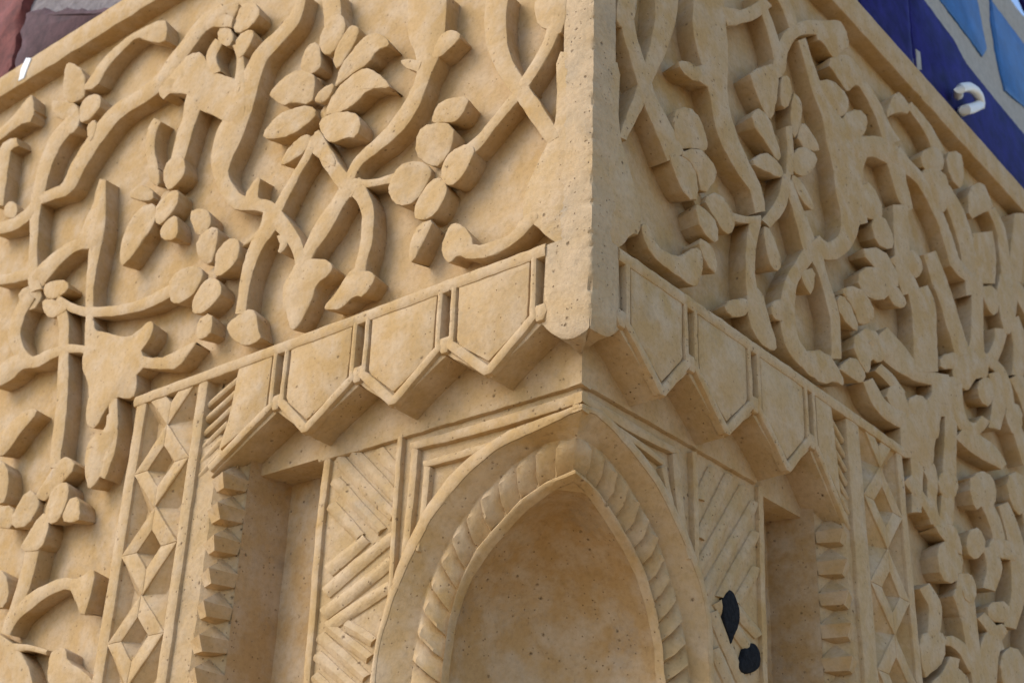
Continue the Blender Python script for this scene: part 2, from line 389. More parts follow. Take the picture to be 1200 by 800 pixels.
FLOWERS = [
 (92,117,[[(77,78),(84,74),(97,84),(97,108),(90,115),(80,120),(73,110)],[(92,120),(100,112),(112,110),(118,116),(116,128),(100,143),(92,141)],[(101,147),(110,140),(114,148),(107,166),(103,162)],[(60,118),(72,119),(88,121),(86,130),(76,140),(64,136)],[(88,121),(94,144),(84,158),(74,150),(80,136)]]),
 (270,25,[[(271,27),(282,5),(297,3),(305,14),(296,30),(276,39)],[(276,42),(294,33),(298,45),(282,70),(275,62)],[(266,26),(252,24),(256,10),(274,2),(280,6)],[(266,30),(274,44),(268,56),(256,50),(254,34)]]),
 (45,345,[[(22,342),(44,330),(45,350),(36,363),(24,358)],[(49,333),(60,328),(78,329),(80,340),(62,350),(50,346)],[(47,350),(63,350),(79,360),(73,367),(58,373),(49,363)],[(36,322),(46,312),(54,318),(50,334),(42,334)]]),
 (241,317,[[(230,282),(246,267),(256,269),(252,290),(243,309),(231,301)],[(222,250),(235,244),(246,250),(245,266),(230,278)],[(250,306),(252,295),(265,281),(278,280),(281,290),(277,306),(262,320),(248,322)],[(240,325),(252,327),(259,335),(257,348),(240,366),(227,367),(225,355),(230,340)],[(200,324),(225,310),(235,317),(231,332),(222,347),(207,356),(199,350)],[(230,377),(247,365),(249,387),(240,396),(231,397)]]),
 (185,227,[[(190,215),(192,195),(205,182),(215,184),(217,200),(210,212),(197,222)],[(173,195),(186,194),(185,218),(175,212)],[(182,237),(197,224),(210,223),(207,242),(190,263),(181,258)],[(190,263),(206,250),(209,270),(205,281),(190,280),(187,272)],[(160,245),(178,237),(180,258),(170,275),(146,312),(141,302),(145,272)],[(150,230),(163,216),(177,221),(177,233),(163,235)]]),
 (374,125,[[(389,66),(407,35),(415,30),(422,35),(417,48),(395,82)],[(394,92),(397,80),(422,47),(437,40),(450,45),(456,55),(440,60),(432,73),(407,88),(390,101)],[(379,131),(390,105),(420,82),(432,81),(450,94),(456,105),(430,104),(413,123),(392,131)],[(372,140),(387,132),(412,131),(423,142),(417,161),(405,161),(387,167),(377,157)],[(309,158),(325,135),(350,124),(365,125),(365,137),(340,158),(315,163)],[(317,110),(332,92),(350,82),(365,86),(366,100),(361,121),(340,118),(332,123),(321,116)],[(352,75),(360,55),(373,49),(376,75),(366,86),(355,83)],[(373,50),(385,22),(400,17),(406,35),(389,62),(378,62)],[(329,191),(340,170),(355,157),(363,160),(358,177),(335,193)],[(362,176),(369,148),(382,165),(396,196),(380,190)],[(366,118),(376,104),(393,97),(386,112),(376,119)]]),
 (507,201,[[(457,216),(467,195),(490,188),(502,197),(500,207),(485,236),(467,241),(457,229)],[(516,192),(527,177),(547,169),(556,175),(552,188),(540,208),(527,217),(515,208)],[(487,236),(502,210),(512,207),(522,217),(521,231),(510,251),(495,258),(486,253)],[(480,301),(481,282),(490,262),(507,257),(497,281),(484,307)],[(490,155),(505,145),(531,147),(528,170),(513,191),(500,191),(487,180)],[(508,134),(517,118),(551,113),(541,135),(530,143),(507,144)]]),
 (47,590,[[(40,578),(67,540),(80,536),(89,547),(69,568),(52,583),(44,583)],[(52,590),(60,572),(75,565),(81,570),(78,588),(70,608),(57,613),(51,602)],[(78,586),(92,581),(95,607),(85,612),(71,609)],[(27,636),(45,600),(54,605),(56,620),(48,643),(32,646),(25,641)],[(16,600),(32,574),(40,579),(43,590),(31,615),(15,618)],[(-4,596),(14,591),(15,618),(-4,617)],[(-10,545),(3,539),(10,556),(6,586),(-8,590)]]),
]
STEMS_R = [
 [(1176,590,10),(1190,632,14),(1195,690,14),(1184,735,12)],
 [(1084,686,11),(1097,712,12),(1094,745,11)],
 [(1166,436,11),(1172,468,13),(1166,502,11)],
 [(1188,372,11),(1196,402,12),(1193,440,11)],
 [(1150,720,9),(1164,738,10),(1172,762,10)],
 [(1120,770,10),(1112,790,12),(1094,808,12)],
 [(1048,300,9),(1062,318,10),(1072,340,10)],
 [(1030,430,9),(1046,446,9),(1058,462,8)],
 [(1076,338,20),(1083,360,22),(1085,395,22),(1086,436,22)],
 [(1158,640,10),(1166,664,14),(1160,690,12)],
 [(1064,560,10),(1090,596,9),(1104,618,10)],
 [(783,-12,24),(780,25,22),(772,57,18),(760,88,14),(752,112,13),(740,140,11),(730,162,9)],
 [(736,24,14),(741,48,13),(752,82,14),(763,118,15),(778,150,17),(793,184,20)],
 [(832,-12,30),(832,30,34),(837,62,30),(843,110,19),(851,150,19),(868,190,17),(886,220,13),(892,248,11)],
 [(858,10,20),(856,25,10),(868,20,14),(885,14,14),(900,2,12)],
 [(893,-8,8),(897,12,8),(906,40,8),(915,78,9)],
 [(915,-8,10),(924,10,9),(932,35,9)],
 [(900,84,10),(912,84,13),(917,60,12),(928,40,12),(945,32,13),(966,33,14)],
 [(940,46,8),(950,78,8),(960,108,11),(973,135,15),(985,165,25),(994,195,27),(996,225,25),(998,255,19),(992,280,16),(978,293,18),(965,292,16),(954,282,15)],
 [(1010,96,7),(1025,120,9),(1036,145,10),(1046,168,16)],
 [(985,166,22),(1005,172,20),(1028,172,20),(1050,184,18)],
 [(1008,178,16),(1006,205,8),(1006,232,10),(1012,262,9)],
 [(1048,182,16),(1055,212,13),(1061,232,11),(1067,246,6)],
 [(1048,178,16),(1062,194,13),(1080,211,10),(1097,242,9),(1110,275,9),(1120,310,10)],
 [(1108,220,10),(1122,250,14),(1132,280,14),(1138,310,14),(1142,345,14)],
 [(1066,122,7),(1082,142,8),(1093,160,9),(1101,178,11)],
 [(1162,245,7),(1172,265,8),(1177,292,9),(1180,325,9)],
 [(1152,272,18),(1155,300,20),(1155,332,18)],
 [(923,204,8),(920,226,10),(912,246,12),(898,262,12)],
 [(925,148,6),(927,178,6),(926,205,7)],
 [(886,262,13),(881,290,10),(880,320,10),(884,346,12),(893,374,12)],
 [(925,212,8),(938,252,10),(948,282,13),(954,300,14)],
 [(950,296,14),(935,318,12),(926,338,12),(924,370,14),(930,402,14),(946,424,14)],
 [(956,292,13),(964,318,9),(973,346,9),(980,378,9),(981,420,10)],
 [(1030,392,22),(1048,413,23),(1066,430,18),(1086,441,13),(1112,445,10)],
 [(1056,240,14),(1057,280,14),(1060,320,14),(1065,344,10)],
 [(1090,296,12),(1101,328,14),(1110,352,13),(1120,386,13),(1130,416,15)],
 [(1118,306,10),(1130,318,12),(1140,326,12)],
 [(1146,330,11),(1146,380,11),(1145,412,14)],
 [(1174,385,12),(1172,400,10),(1164,418,12),(1150,424,14)],
 [(1018,445,10),(1030,470,12),(1047,486,14),(1064,494,16)],
 [(1114,446,10),(1115,490,11),(1114,540,12),(1112,580,12),(1110,614,12)],
 [(1098,446,8),(1099,480,9),(1096,500,8)],
 [(1098,482,10),(1116,482,9)],
 [(1122,450,10),(1123,472,10),(1130,497,12),(1145,502,12),(1156,490,9)],
 [(1126,505,16),(1145,520,18),(1162,532,16),(1177,546,7)],
 [(1155,420,10),(1172,433,9),(1182,456,8),(1187,488,9),(1197,515,10),(1207,542,12)],
 [(1142,558,8),(1155,585,11),(1166,610,11),(1172,632,11)],
 [(1132,672,12),(1131,690,15),(1137,730,14),(1143,770,12),(1150,812,12)],
 [(1104,752,8),(1116,750,10),(1130,762,10),(1142,784,9)],
 [(1178,735,10),(1165,748,18),(1159,775,18),(1156,812,20)],
 [(1088,545,12),(1094,562,10),(1093,590,9),(1098,612,10)],
 [(1075,530,12),(1076,560,11),(1075,600,9)],
 [(858,254,9),(875,257,8),(892,258,11)],
 [(1185,330,12),(1200,350,12),(1215,380,12)],
 [(1196,250,10),(1192,300,12),(1190,330,12)],
 [(1190,440,12),(1206,470,14),(1220,520,14)],
 [(1200,560,12),(1210,620,14),(1215,700,16),(1212,810,16)],
 [(1040,20,8),(1052,60,8),(1062,118,7)],
]
STEMS_R = STEMS_R[:-1]
LEAVES_R = [
 [(1136,566),(1150,552),(1163,560),(1168,580),(1160,602),(1152,590),(1144,598)],
 [(1116,694),(1134,684),(1142,700),(1138,716),(1128,724),(1124,712)],
 [(1100,796),(1118,780),(1136,796),(1134,830),(1100,830)],
 [(1146,450),(1158,440),(1166,458),(1160,476),(1150,470)],
 [(1178,480),(1192,470),(1200,492),(1192,512),(1184,502)],
 [(1172,770),(1190,756),(1204,780),(1196,812),(1178,806)],
 [(1060,300),(1072,292),(1082,310),(1076,326),(1066,318)],
 [(752,262),(754,276),(762,297),(785,317),(805,331),(816,337),(824,320),(824,296),(816,287),(800,300),(780,296),(766,281),(760,262)],
 [(960,27),(982,25),(989,32),(995,55),(986,58),(981,68),(975,65),(967,50),(958,46)],
 [(970,72),(990,64),(1003,74),(1011,88),(1009,101),(1001,98),(995,107),(987,97)],
 [(958,97),(975,94),(993,112),(994,129),(983,137),(970,117)],
 [(988,136),(1007,128),(1017,140),(1013,156),(1000,170),(984,162)],
 [(1038,139),(1050,106),(1063,118),(1066,134),(1052,130)],
 [(1079,179),(1098,171),(1106,185),(1104,201),(1084,200)],
 [(1079,200),(1107,199),(1114,232),(1105,250),(1098,241),(1091,220)],
 [(1109,180),(1125,178),(1130,197),(1127,222),(1115,208)],
 [(1136,221),(1152,214),(1159,230),(1163,245),(1152,248),(1137,257)],
 [(793,73),(802,70),(822,80),(838,62),(850,72),(853,95),(842,112),(826,98),(806,92)],
 [(894,264),(905,268),(918,311),(910,320),(901,306)],
 [(876,338),(893,336),(901,370),(913,406),(907,412),(890,402),(878,378)],
 [(848,354),(875,347),(880,362),(872,372),(855,370)],
 [(938,318),(956,314),(952,345),(945,337)],
 [(938,421),(943,413),(968,411),(986,438),(988,452),(978,445),(965,449),(944,434)],
 [(904,355),(918,350),(924,362),(920,376),(906,372)],
 [(1008,294),(1035,291),(1052,320),(1052,338),(1040,327)],
 [(1006,219),(1022,215),(1036,248),(1028,257),(1011,252)],
 [(1022,258),(1036,252),(1048,280),(1044,292),(1028,285)],
 [(1125,408),(1148,408),(1157,420),(1156,444),(1147,441),(1140,447),(1135,457),(1124,449),(1119,440),(1119,420)],
 [(1103,417),(1122,412),(1121,431),(1104,432)],
 [(1149,337),(1167,335),(1172,362),(1162,370)],
 [(1168,324),(1191,322),(1192,357),(1186,389),(1176,387)],
 [(1058,492),(1080,480),(1094,462),(1100,446),(1123,446),(1121,478),(1101,484),(1101,511),(1096,513),(1093,545),(1084,543),(1074,534),(1060,531)],
 [(1038,457),(1055,450),(1066,477),(1067,492),(1050,486)],
 [(1064,468),(1078,462),(1090,472),(1086,486),(1070,492)],
 [(1078,745),(1095,741),(1107,744),(1107,773),(1092,786),(1084,792)],
 [(1158,706),(1183,705),(1182,728),(1161,727)],
 [(1180,560),(1196,552),(1206,580),(1198,604),(1186,592)],
 [(1100,560),(1112,548),(1124,566),(1118,584),(1104,580)],
 [(726,-10),(747,-10),(747,6),(744,23),(736,27),(728,34),(722,20)],
]
FLOWERS_R = [
 (921,164,[[(887,127),(900,134),(908,149),(918,181),(912,187),(902,172),(880,143)],[(879,85),(911,74),(912,105),(908,139),(898,132),(882,97)],[(879,191),(897,177),(916,190),(920,209),(900,202)],[(928,109),(938,117),(940,135),(935,162),(929,150)],[(939,139),(957,166),(960,179),(937,169)],[(929,185),(940,171),(953,178),(958,190),(945,207),(931,201)],[(927,204),(940,211),(951,235),(952,247),(940,236)],[(915,92),(924,88),(928,110),(924,128),(916,120)]]),
 (829,230,[[(789,132),(807,126),(821,140),(829,165),(828,177),(815,172),(794,173)],[(796,180),(817,174),(833,187),(841,207),(827,227),(817,196)],[(784,178),(815,190),(823,231),(805,232),(789,198)],[(815,238),(830,245),(841,262),(841,287),(821,271)],[(829,230),(845,226),(861,255),(858,271),(850,274),(840,256)],[(818,277),(837,290),(841,322),(827,311)]]),
 (1009,384,[[(984,340),(1005,335),(1023,358),(1023,376),(1010,380),(1004,361)],[(981,346),(994,350),(1008,375),(1008,388),(985,372)],[(999,399),(1022,382),(1040,412),(1030,427),(1022,419),(1020,435),(1013,434)],[(1009,315),(1035,313),(1046,332),(1041,349),(1022,350),(1009,336)],[(982,431),(1003,416),(1016,437),(1010,450),(995,440)],[(1036,330),(1050,334),(1062,352),(1058,362),(1046,356)]]),
 (1135,652,[[(1098,642),(1112,632),(1128,650),(1131,670),(1118,683),(1103,678)],[(1096,615),(1120,611),(1133,648),(1125,647),(1101,628)],[(1158,632),(1182,631),(1193,658),(1176,654),(1168,652),(1162,674)],[(1128,676),(1140,670),(1146,692),(1138,708),(1128,698)],[(1136,622),(1148,618),(1156,640),(1146,656),(1136,646)]]),
]


# ------------------------------------------------------------------ the two carved panels
UNDER = -.005                     # the sides are undercut towards the ground of the relief
def grow(poly, k):
    x = sum(p[0] for p in poly)/len(poly); y = sum(p[1] for p in poly)/len(poly)
    return [(x+(p[0]-x)*k, y+(p[1]-y)*k) for p in poly]
def outline(T, poly, n=1, step=.004):
    return resample([T(*p) for p in chaikin(poly, n)], step)
UEDGE = lambda t: .03+2.22*t
def px_of(f, u, z):
    v = P(f, u, z, 0)-CAM; d = v.dot(FW); return 600+F_PX*v.dot(RT)/d
def build_panel(f, label, T, zz):
    th = thing('carved_panel', label, 'carved panel', P(f, .45, .106, 0), 'carved panels beside the corner')
    s = MB()
    s.add(sheet(f, .03, 2.25, zz['ledge']-.03, zz['rim0']+.03, -DEP)); s.add(sheet(f, UB[f]-.02, 2.25, -.6, zz['ledge']-.03, -DEP))
    s.add(box(f, .11, 2.25, .085, zz['rim1']-.004, -.20, -DEP-.012)); s.add(box(f, UB[f]-.015, 2.25, -.6, .08, -.20, -DEP-.012))
    s.build('carved_ground', M_GROUND, th, jitter=0)
    n = 90; e0 = [(UEDGE(i/n), zz['rim0']+.0025*noise.noise(Vector((i*.7, 1, 5)))) for i in range(n+1)]
    e1 = [(UEDGE(i/n), zz['rim1']) for i in range(n+1)]
    m = MB(); m.add(ribbon(f, e0, e1, -DEP-.004, .001, .003)); m.build('rim', M_STONE, th)
    k = 0
    for st in (STEMS if f == 'L' else STEMS_R):
        if f == 'R': st = [(x, y, wd*(1.14 if x < 900 else 1.27)) for x, y, wd in st]
        L, R_ = edges_px(st); k += 1
        obj('vine_stem', *ribbon(f, [T(*q) for q in L], [T(*q) for q in R_], -DEP-.003, -.0002-.00005*(k % 9), .0017, flare=UNDER), M_STONE, th, jitter=.0010)
    for lf in (LEAVES if f == 'L' else LEAVES_R):
        k += 1
        if f == 'R' and lf[0][0] > 900: lf = grow(lf, 1.1)
        obj('leaf', *slab(f, outline(T, lf), -DEP-.003, -.00008+.00004*(k % 7), .0017, flare=UNDER), M_STONE, th, jitter=.0010)
    for cx, cy, petals in (FLOWERS if f == 'L' else FLOWERS_R):
        c = T(cx, cy)
        ring = [(c[0]+.013*math.cos(a*math.pi/6), c[1]+.013*math.sin(a*math.pi/6)) for a in range(12)]
        fl = obj('flower', *slab(f, ring, -DEP-.003, -.013, .003), M_STONE, th)
        for p in petals:
            p = grow(p, 1.07)
            obj('petal', *slab(f, outline(T, p), -DEP-.003, .0014, .0019, centre=c, tilt=.0065, crown=.0004, dome=True, flare=UNDER), M_STONE, fl, jitter=.0010)
    # the same ornament runs on, reversed, past the edge of the photograph
    UM = 1.36
    R2 = lambda q: (2*UM-q[0], q[1])
    def beyond(pts):
        return min(p[0] for p in pts) > 1.2 and max(p[0] for p in pts) < 2.2 and all((px_of(f, *p) < -8) if f == 'L' else (px_of(f, *p) > 1208) for p in pts)
    for st in (STEMS if f == 'L' else STEMS_R):
        L, R_ = edges_px(st, 9); L = [R2(T(*q)) for q in L]; R_ = [R2(T(*q)) for q in R_]; k += 1
        if beyond(L): obj('vine_stem', *ribbon(f, L, R_, -DEP-.003, -.0002-.00005*(k % 9), .0017, flare=UNDER), M_STONE, th)
    for lf in (LEAVES if f == 'L' else LEAVES_R)+[p for fl in (FLOWERS if f == 'L' else FLOWERS_R) for p in fl[2]]:
        o = [R2(q) for q in outline(T, lf)]; k += 1
        if beyond(o): obj('leaf', *slab(f, o, -DEP-.003, -.00008+.00004*(k % 7), .0017, flare=UNDER), M_STONE, th)
    # plain margin beside the corner strip
    mg = [(650,60),(652,120),(648,150),(638,172),(622,205),(612,232),(612,262),(626,262),(640,278),(662,290),(672,250),(672,60)]
    obj('plain_margin', *slab(f, outline(uz_left if f == 'L' else uz_mirror, mg, 1), -DEP-.003, -.0004, .002), M_PITTED, th)
    return th
panel_left = build_panel('L', 'bright left panel of carved vines and flowers under the brick wall', uz_left, ZL)
panel_right = build_panel('R', 'shaded right panel of carved vines and flowers under the blue tiles', uz_right, ZR)

# corner strip: an L-shaped post whose arris is chipped
post = thing('corner_post', 'plain pitted stone strip running up the corner between both carved panels', 'stone corner', (0, 0, .0))
V = []; Fc = []; zs = [.098+i*.0035 for i in range(int(.834/.0035))]
def chip(z): return max(0, noise.noise(Vector((0, 4, z*38)))-.12)*.009+max(0, noise.noise(Vector((2, 4, z*130)))-.1)*.005+.0015
prof = [('L', .056, -DEP), ('L', .0455, -DEP), ('L', .0453, -.0022), ('L', .0446, -.0008), ('L', .03, 0), ('L', .016, 0), ('L', .006, -.0002), ('L', .003, -.0006), ('C', 0, 0),
        ('R', .003, -.0006), ('R', .006, -.0002), ('R', .016, 0), ('R', .03, 0), ('R', .0446, -.0008), ('R', .0453, -.0022), ('R', .0455, -DEP), ('R', .056, -DEP)]
for z in zs:
    ch = chip(z)
    for q in prof:
        if q[0] == 'C': v = Vector((-ch, ch, z))
        else:
            v = P(q[0], q[1], z, q[2])
            if q[1] < .012: v += Vector((-ch*.45, ch*.45, 0))
        V.append(v)
m = len(prof)
for i in range(len(zs)-1):
    for j in range(m-1): Fc.append((i*m+j, i*m+j+1, (i+1)*m+j+1, (i+1)*m+j))
obj('shaft', V, Fc, M_WORN, post, jitter=.0006)
# the worn tongue in which the strip ends, between the first slots of the cornice
lo_ = {'L': [(.0690, .0118), (.0662, .0090), (.0630, .0050), (.0570, -.0010), (.050, -.0080), (.042, -.0135), (.034, -.0160), (.026, -.0165), (.017, -.015), (.009, -.0125), (.004, -.011)],
       'R': [(.0570, .0085), (.0545, .0060), (.0512, .0030), (.047, -.001), (.041, -.0060), (.034, -.0095), (.026, -.011), (.018, -.0115), (.011, -.0115), (.006, -.011), (.003, -.011)]}
cols = [('L', u, z) for u, z in lo_['L']]+[('C', 0, -.0105)]+[('R', u, z) for u, z in reversed(lo_['R'])]
rows = []
NR = 30
for r in range(-3, NR+1):
    row = []
    for q in cols:
        zb = q[2]+.0012*noise.noise(Vector((q[1]*90, 5 if q[0] == 'L' else 9, 0)))
        if r == -3: z, h = zb+.002, -.052
        elif r == -2: z, h = zb-.0005, -.020
        elif r == -1: z, h = zb, -.0045
        else:
            tp = .1065 if q[1] < (.0635 if q[0] == 'L' else .0517) else .030
            t = r/NR; z = zb+.003+(tp-zb-.003)*t
            wear = max(0, 1-(z-zb)/.03)**2*.004
            h = .0004-wear
            if q[1] > .0625 or (q[0] == 'R' and q[1] > .051): h -= .0012
        if q[0] == 'C':
            c = chip(z)*1.2-h; row.append(Vector((-c, c, z)))
        else:
            v = P(q[0], max(q[1], -h+.001), z, h)
            if q[1] < .01 and r >= 0: v += Vector((-.5, .5, 0))*chip(z)
            row.append(v)
    rows.append(row)
V = [v for r in rows for v in r]; Fc = []; m = len(cols)
for i in range(len(rows)-1):
    for j in range(m-1): Fc.append((i*m+j, i*m+j+1, (i+1)*m+j+1, (i+1)*m+j))
s_ = MB(); s_.add((V, Fc))
for f, u, b in (('L', .0635, .0235), ('R', .0515, .019)): s_.add(([P(f, u, b, -.001), P(f, u, .107, -.001), P(f, u, .107, -.05), P(f, u, b, -.05)], [(0, 1, 2, 3)]))
s_.build('tongue', M_WORN, post, jitter=.0009)


# ------------------------------------------------------------------ scalloped cornice and lattice borders
SET = .05                        # the pillar stands this far behind the cornice front
cor = thing('scalloped_cornice', 'scalloped stone cornice of pointed pendants wrapping the corner', 'cornice', (0, 0, -.04))
CD = {'L': dict(notch=[.069, .208, .347, .491], tip=[.140, .284, .430], nz=.0125, tz=-.033, end=(.607, -.05), top=.094, ledge=.1095, left=.566),
      'R': dict(notch=[.057, .195, .338, .480], tip=[.133, .268, .412], nz=.008, tz=-.045, end=(.561, -.075), top=.091, ledge=.1070, left=.535)}
def jit(a=.0012): return random.uniform(-a, a)
for f in 'LR':
    d = CD[f]; nz, tz = d['nz'], d['tz']; nn_ = d['notch']
    # ledge band over the pendants, running on over the lattice border
    n = 60; b = UB[f]+.004; lb = nn_[0]-.006
    e0 = [(lb+(b-lb)*i/n, d['top']-.001+.0012*noise.noise(Vector((i*.9, 2, 2)))) for i in range(n+1)]
    e1 = [(lb+(b-lb)*i/n, d['ledge']+.0012*noise.noise(Vector((i*.8, 7, 2)))) for i in range(n+1)]
    obj('ledge', *ribbon(f, e0, e1, -.052, .0012, .0028), M_STONE, cor)
    obj('slot_back', *sheet(f, .045, .66, nz+.002, d['top']+.004, -.044), M_STONE, cor)
    tips = d['tip']; nn = d['notch']
    for i in range(len(tips)):
        a, c, t = nn[i], nn[i+1], tips[i]; sl = .0125        # half width of the slotted zone
        g = .0055
        pts = [(a+g, d['top']+.002), (a+g+.0003, nz+.016), (a+.0005, nz+.0015), (a+.0005, nz), (t-.004, tz+.004), (t, tz), (t+.004, tz+.004), (c-.0005, nz), (c-.0005, nz+.0015), (c-g-.0003, nz+.016), (c-g, d['top']+.002)]
        pe = obj('pendant', *slab(f, resample([(u+jit(.0006), z+jit(.0006)) for u, z in pts], .012), -SET-.001, -.0045, .0015), M_PITTED, cor)
        k = .021
        fp = [(a+k-.004, d['top']+.002), (a+k-.003, nz+.014), (a+k+.002, nz+.0055), (t-.001, tz+.0195), (t+.001, tz+.0195), (c-k-.002, nz+.0055), (c-k+.003, nz+.014), (c-k+.004, d['top']+.002)]
        obj('pendant_field', *slab(f, resample(fp, .012), -.006, -.0004, .0016), M_STONE, pe)
        rim = [(a+.0105, d['top']+.002, .0085), (a+.0105, nz+.022, .0085), (a+.0085, nz+.0105, .0125), (t-.002, tz+.0080, .0130), (t+.002, tz+.0080, .0130), (c-.0085, nz+.0105, .0125), (c-.0105, nz+.022, .0085), (c-.0105, d['top']+.002, .0085)]
        obj('pendant_rim', *bar(f, rim, -.008, .0014, .0026, sub=.010), M_STONE, pe)
    # half pendant at the far end
    c = nn[-1]; eu, ez = d['end']
    ep = [(c+.0055, d['top']+.002), (c+.0055, nz+.016), (c+.0008, nz), (eu-.003, ez+.003), (eu, ez), (eu+.002, ez+.008), (eu-.021, .03), (eu-.027, d['top']+.002)] if f == 'L' else \
         [(c+.0055, d['top']+.002), (c+.0055, nz+.016), (c+.0008, nz), (eu-.003, ez+.004), (eu, ez), (eu+.002, ez+.02), (eu-.007, .02), (eu-.013, d['top']+.002)]
    pe = obj('pendant', *slab(f, resample(ep, .012), -SET-.001, -.0045, .0015), M_PITTED, cor)
    fp = [(c+.018, d['top']+.002), (c+.0185, nz+.014), (c+.023, nz+.002), (eu-.016, ez+.034), (eu-.026, .03), (eu-.033, d['top']+.002)] if f == 'L' else [(c+.018, d['top']+.002), (c+.0185, nz+.014), (c+.023, nz+.002), (eu-.008, ez+.036), (eu-.011, .02), (eu-.018, d['top']+.002)]
    obj('pendant_field', *slab(f, resample(fp, .012), -.006, -.0004, .0016), M_STONE, pe)
    rim = [(c+.0105, d['top']+.002, .0085), (c+.0105, nz+.022, .0085), (c+.0085, nz+.0105, .0125), (eu-.001, ez+.011, .0125)]
    obj('pendant_rim', *bar(f, rim, -.008, .0014, .0026, sub=.010), M_STONE, pe)
    # bridging lip under each slot
    for c in nn[0:]:
        obj('slot_lip', *slab(f, resample([(c-.011, nz+.013), (c-.005, nz+.0015), (c+.005, nz+.0015), (c+.011, nz+.013), (c+.0065, nz+.023), (c-.0065, nz+.023)], .006), -.045, .0009, .003), M_STONE, cor)

def build_border(f, label):
    d = CD[f]; o = UB[f]; th = thing('lattice_border', label, 'stone border', P(f, o-.08, -.3, 0), 'lattice borders')
    top = d['top']; zb = -.52
    W = {'L': dict(a=.023, b0=.636, b1=.657), 'R': dict(a=.020, b0=.584, b1=.624)}[f]
    ia = o-W['a']
    s = MB(); s.add(sheet(f, W['b0']-.01, ia+.006, zb, top+.005, -.019, .01, .0018)); s.add(box(f, d['left']+.004, o-.002, zb, top, -.20, -.045)); s.build('border_ground', M_STONE, th, jitter=0)
    obj('outer_strip', *bar(f, [(o-W['a']/2, zb, W['a']), (o-W['a']/2, top+.002, W['a'])], -.04, -.0006, .0028), M_STONE, th)
    bw = W['b1']-W['b0']; bc = (W['b1']+W['b0'])/2
    obj('inner_strip', *bar(f, [(bc, zb, bw), (bc, top+.002, bw)], -.04, -.0009, .0035), M_PITTED, th)
    # lozenges
    if f == 'L': nodes = [uz_left(194, 497)[1]-.118*k for k in range(-1, 6)]
    else: nodes = [uz_right(1042, 553)[1]-.118*k for k in range(-1, 6)]
    lo, hi = W['b1']-.001, ia+.001; mid = (lo+hi)/2; n_ = 0
    def clip(poly):
        out = []
        for i in range(len(poly)):
            p, q = poly[i-1], poly[i]
            if (p[1] <= top) != (q[1] <= top):
                t = (top-p[1])/(q[1]-p[1]); out.append((p[0]+(q[0]-p[0])*t, top))
            if q[1] <= top: out.append(q)
        return out
    for q in range(len(nodes)-1):
        z0, z1 = nodes[q], nodes[q+1]; zm = (z0+z1)/2+jit(.002); mm = mid+jit(.0015)
        O = [(mm, z0+.001), (hi+.002, zm), (mm, z1-.001), (lo-.002, zm)]; k = .46+jit(.03)
        I = [(mm+(u-mm)*k, zm+(z-zm)*k) for u, z in O]
        for i in range(4):
            j = (i+1) % 4; pl = clip([O[i], O[j], I[j], I[i]])
            if len(pl) < 3: continue
            n_ += 1
            obj('lozenge_bar', *slab(f, resample(pl, .012), -.03, -.0008-.00006*(n_ % 5), .0013), M_STONE, th)
        def pit(pl, dep):
            pl = clip(pl)
            if len(pl) < 3: return
            cu, cz = sum(p[0] for p in pl)/len(pl), sum(p[1] for p in pl)/len(pl)
            pl = [(cu+(p[0]-cu)*1.05, cz+(p[1]-cz)*1.05) for p in pl]; m_ = len(pl)
            obj('lozenge_pit', [P(f, p[0], p[1], -.0022) for p in pl]+[P(f, cu+jit(.002), cz+jit(.003), -dep)], [(i, (i+1) % m_, m_) for i in range(m_)], M_STONE, th, smooth=False, jitter=.0012)
        pit(I, .030)
        pit([(mm, z1), (hi+.001, zm), (hi+.001, zm-.118)], .025); pit([(mm, z1), (lo-.001, zm), (lo-.001, zm-.118)], .025)
    # ribbed groove beside the last pendant
    g0, g1 = (d['end'][0]-.026, W['b0']) if f == 'L' else (d['end'][0]-.012, W['b0'])
    s = MB(); s.add(sheet(f, g0-.004, g1+.004, d['end'][1]+.012, top, -.022)); s.build('groove_back', M_STONE, th, jitter=0)
    for k in range(7):
        z = top-.022-.0205*k
        du = (.026 if f == 'L' else .010)*k/6
        if z > d['end'][1]: obj('groove_rib', *bar(f, [(g0-.003+du, z+.013, .0105), (g1+.001, z-.012, .0105)], -.024, -.006, .005), M_STONE, th)
    # notched arris: a row of faceted teeth on the chamfered edge of the border
    ue = d['left']; pitch = .0415; z = d['end'][1]+.018; w2 = .042
    s = MB(); zz_ = [d['end'][1]+.06-(d['end'][1]+.06-zb)*i/50 for i in range(51)]
    s.add(loft([P(f, W['b0']+.006, q, -.006) for q in zz_], [P(f, ue+w2-.004, q, -.009) for q in zz_], 2))
    s.add(loft([P(f, ue+w2-.004, q, -.009) for q in zz_], [P(f, ue+.001, q, -.037) for q in zz_], 3)); s.build('chamfer_bed', M_PITTED, th, jitter=.0012)
    while z > -.46:
        e = lambda v: Vector((jit(v), jit(v), jit(v)))
        zm_, z1 = z-.0205, z-pitch+.004
        T0 = P(f, ue+.019, z, -.024)+e(.0014); T1 = P(f, ue+.019, z-pitch, -.025)+e(.001)
        A, B, C_ = P(f, ue+w2, zm_-.001, -.0085)+e(.0014), P(f, ue+.009, zm_+.001, .0045)+e(.0014), P(f, ue-.0005, zm_-.001, -.034)+e(.0012)
        A1, B1, C1 = P(f, ue+w2-.009, z1, -.010)+e(.0012), P(f, ue+.012, z1, -.004)+e(.0012), P(f, ue+.002, z1, -.033)+e(.001)
        obj('tooth', [T0, A, B, C_, A1, B1, C1, T1], [(0, 1, 2), (0, 2, 3), (1, 4, 5, 2), (2, 5, 6, 3), (4, 7, 5), (5, 7, 6), (0, 7, 4, 1), (0, 3, 6, 7)], M_STONE, th, smooth=False, jitter=.0006)
        z -= pitch
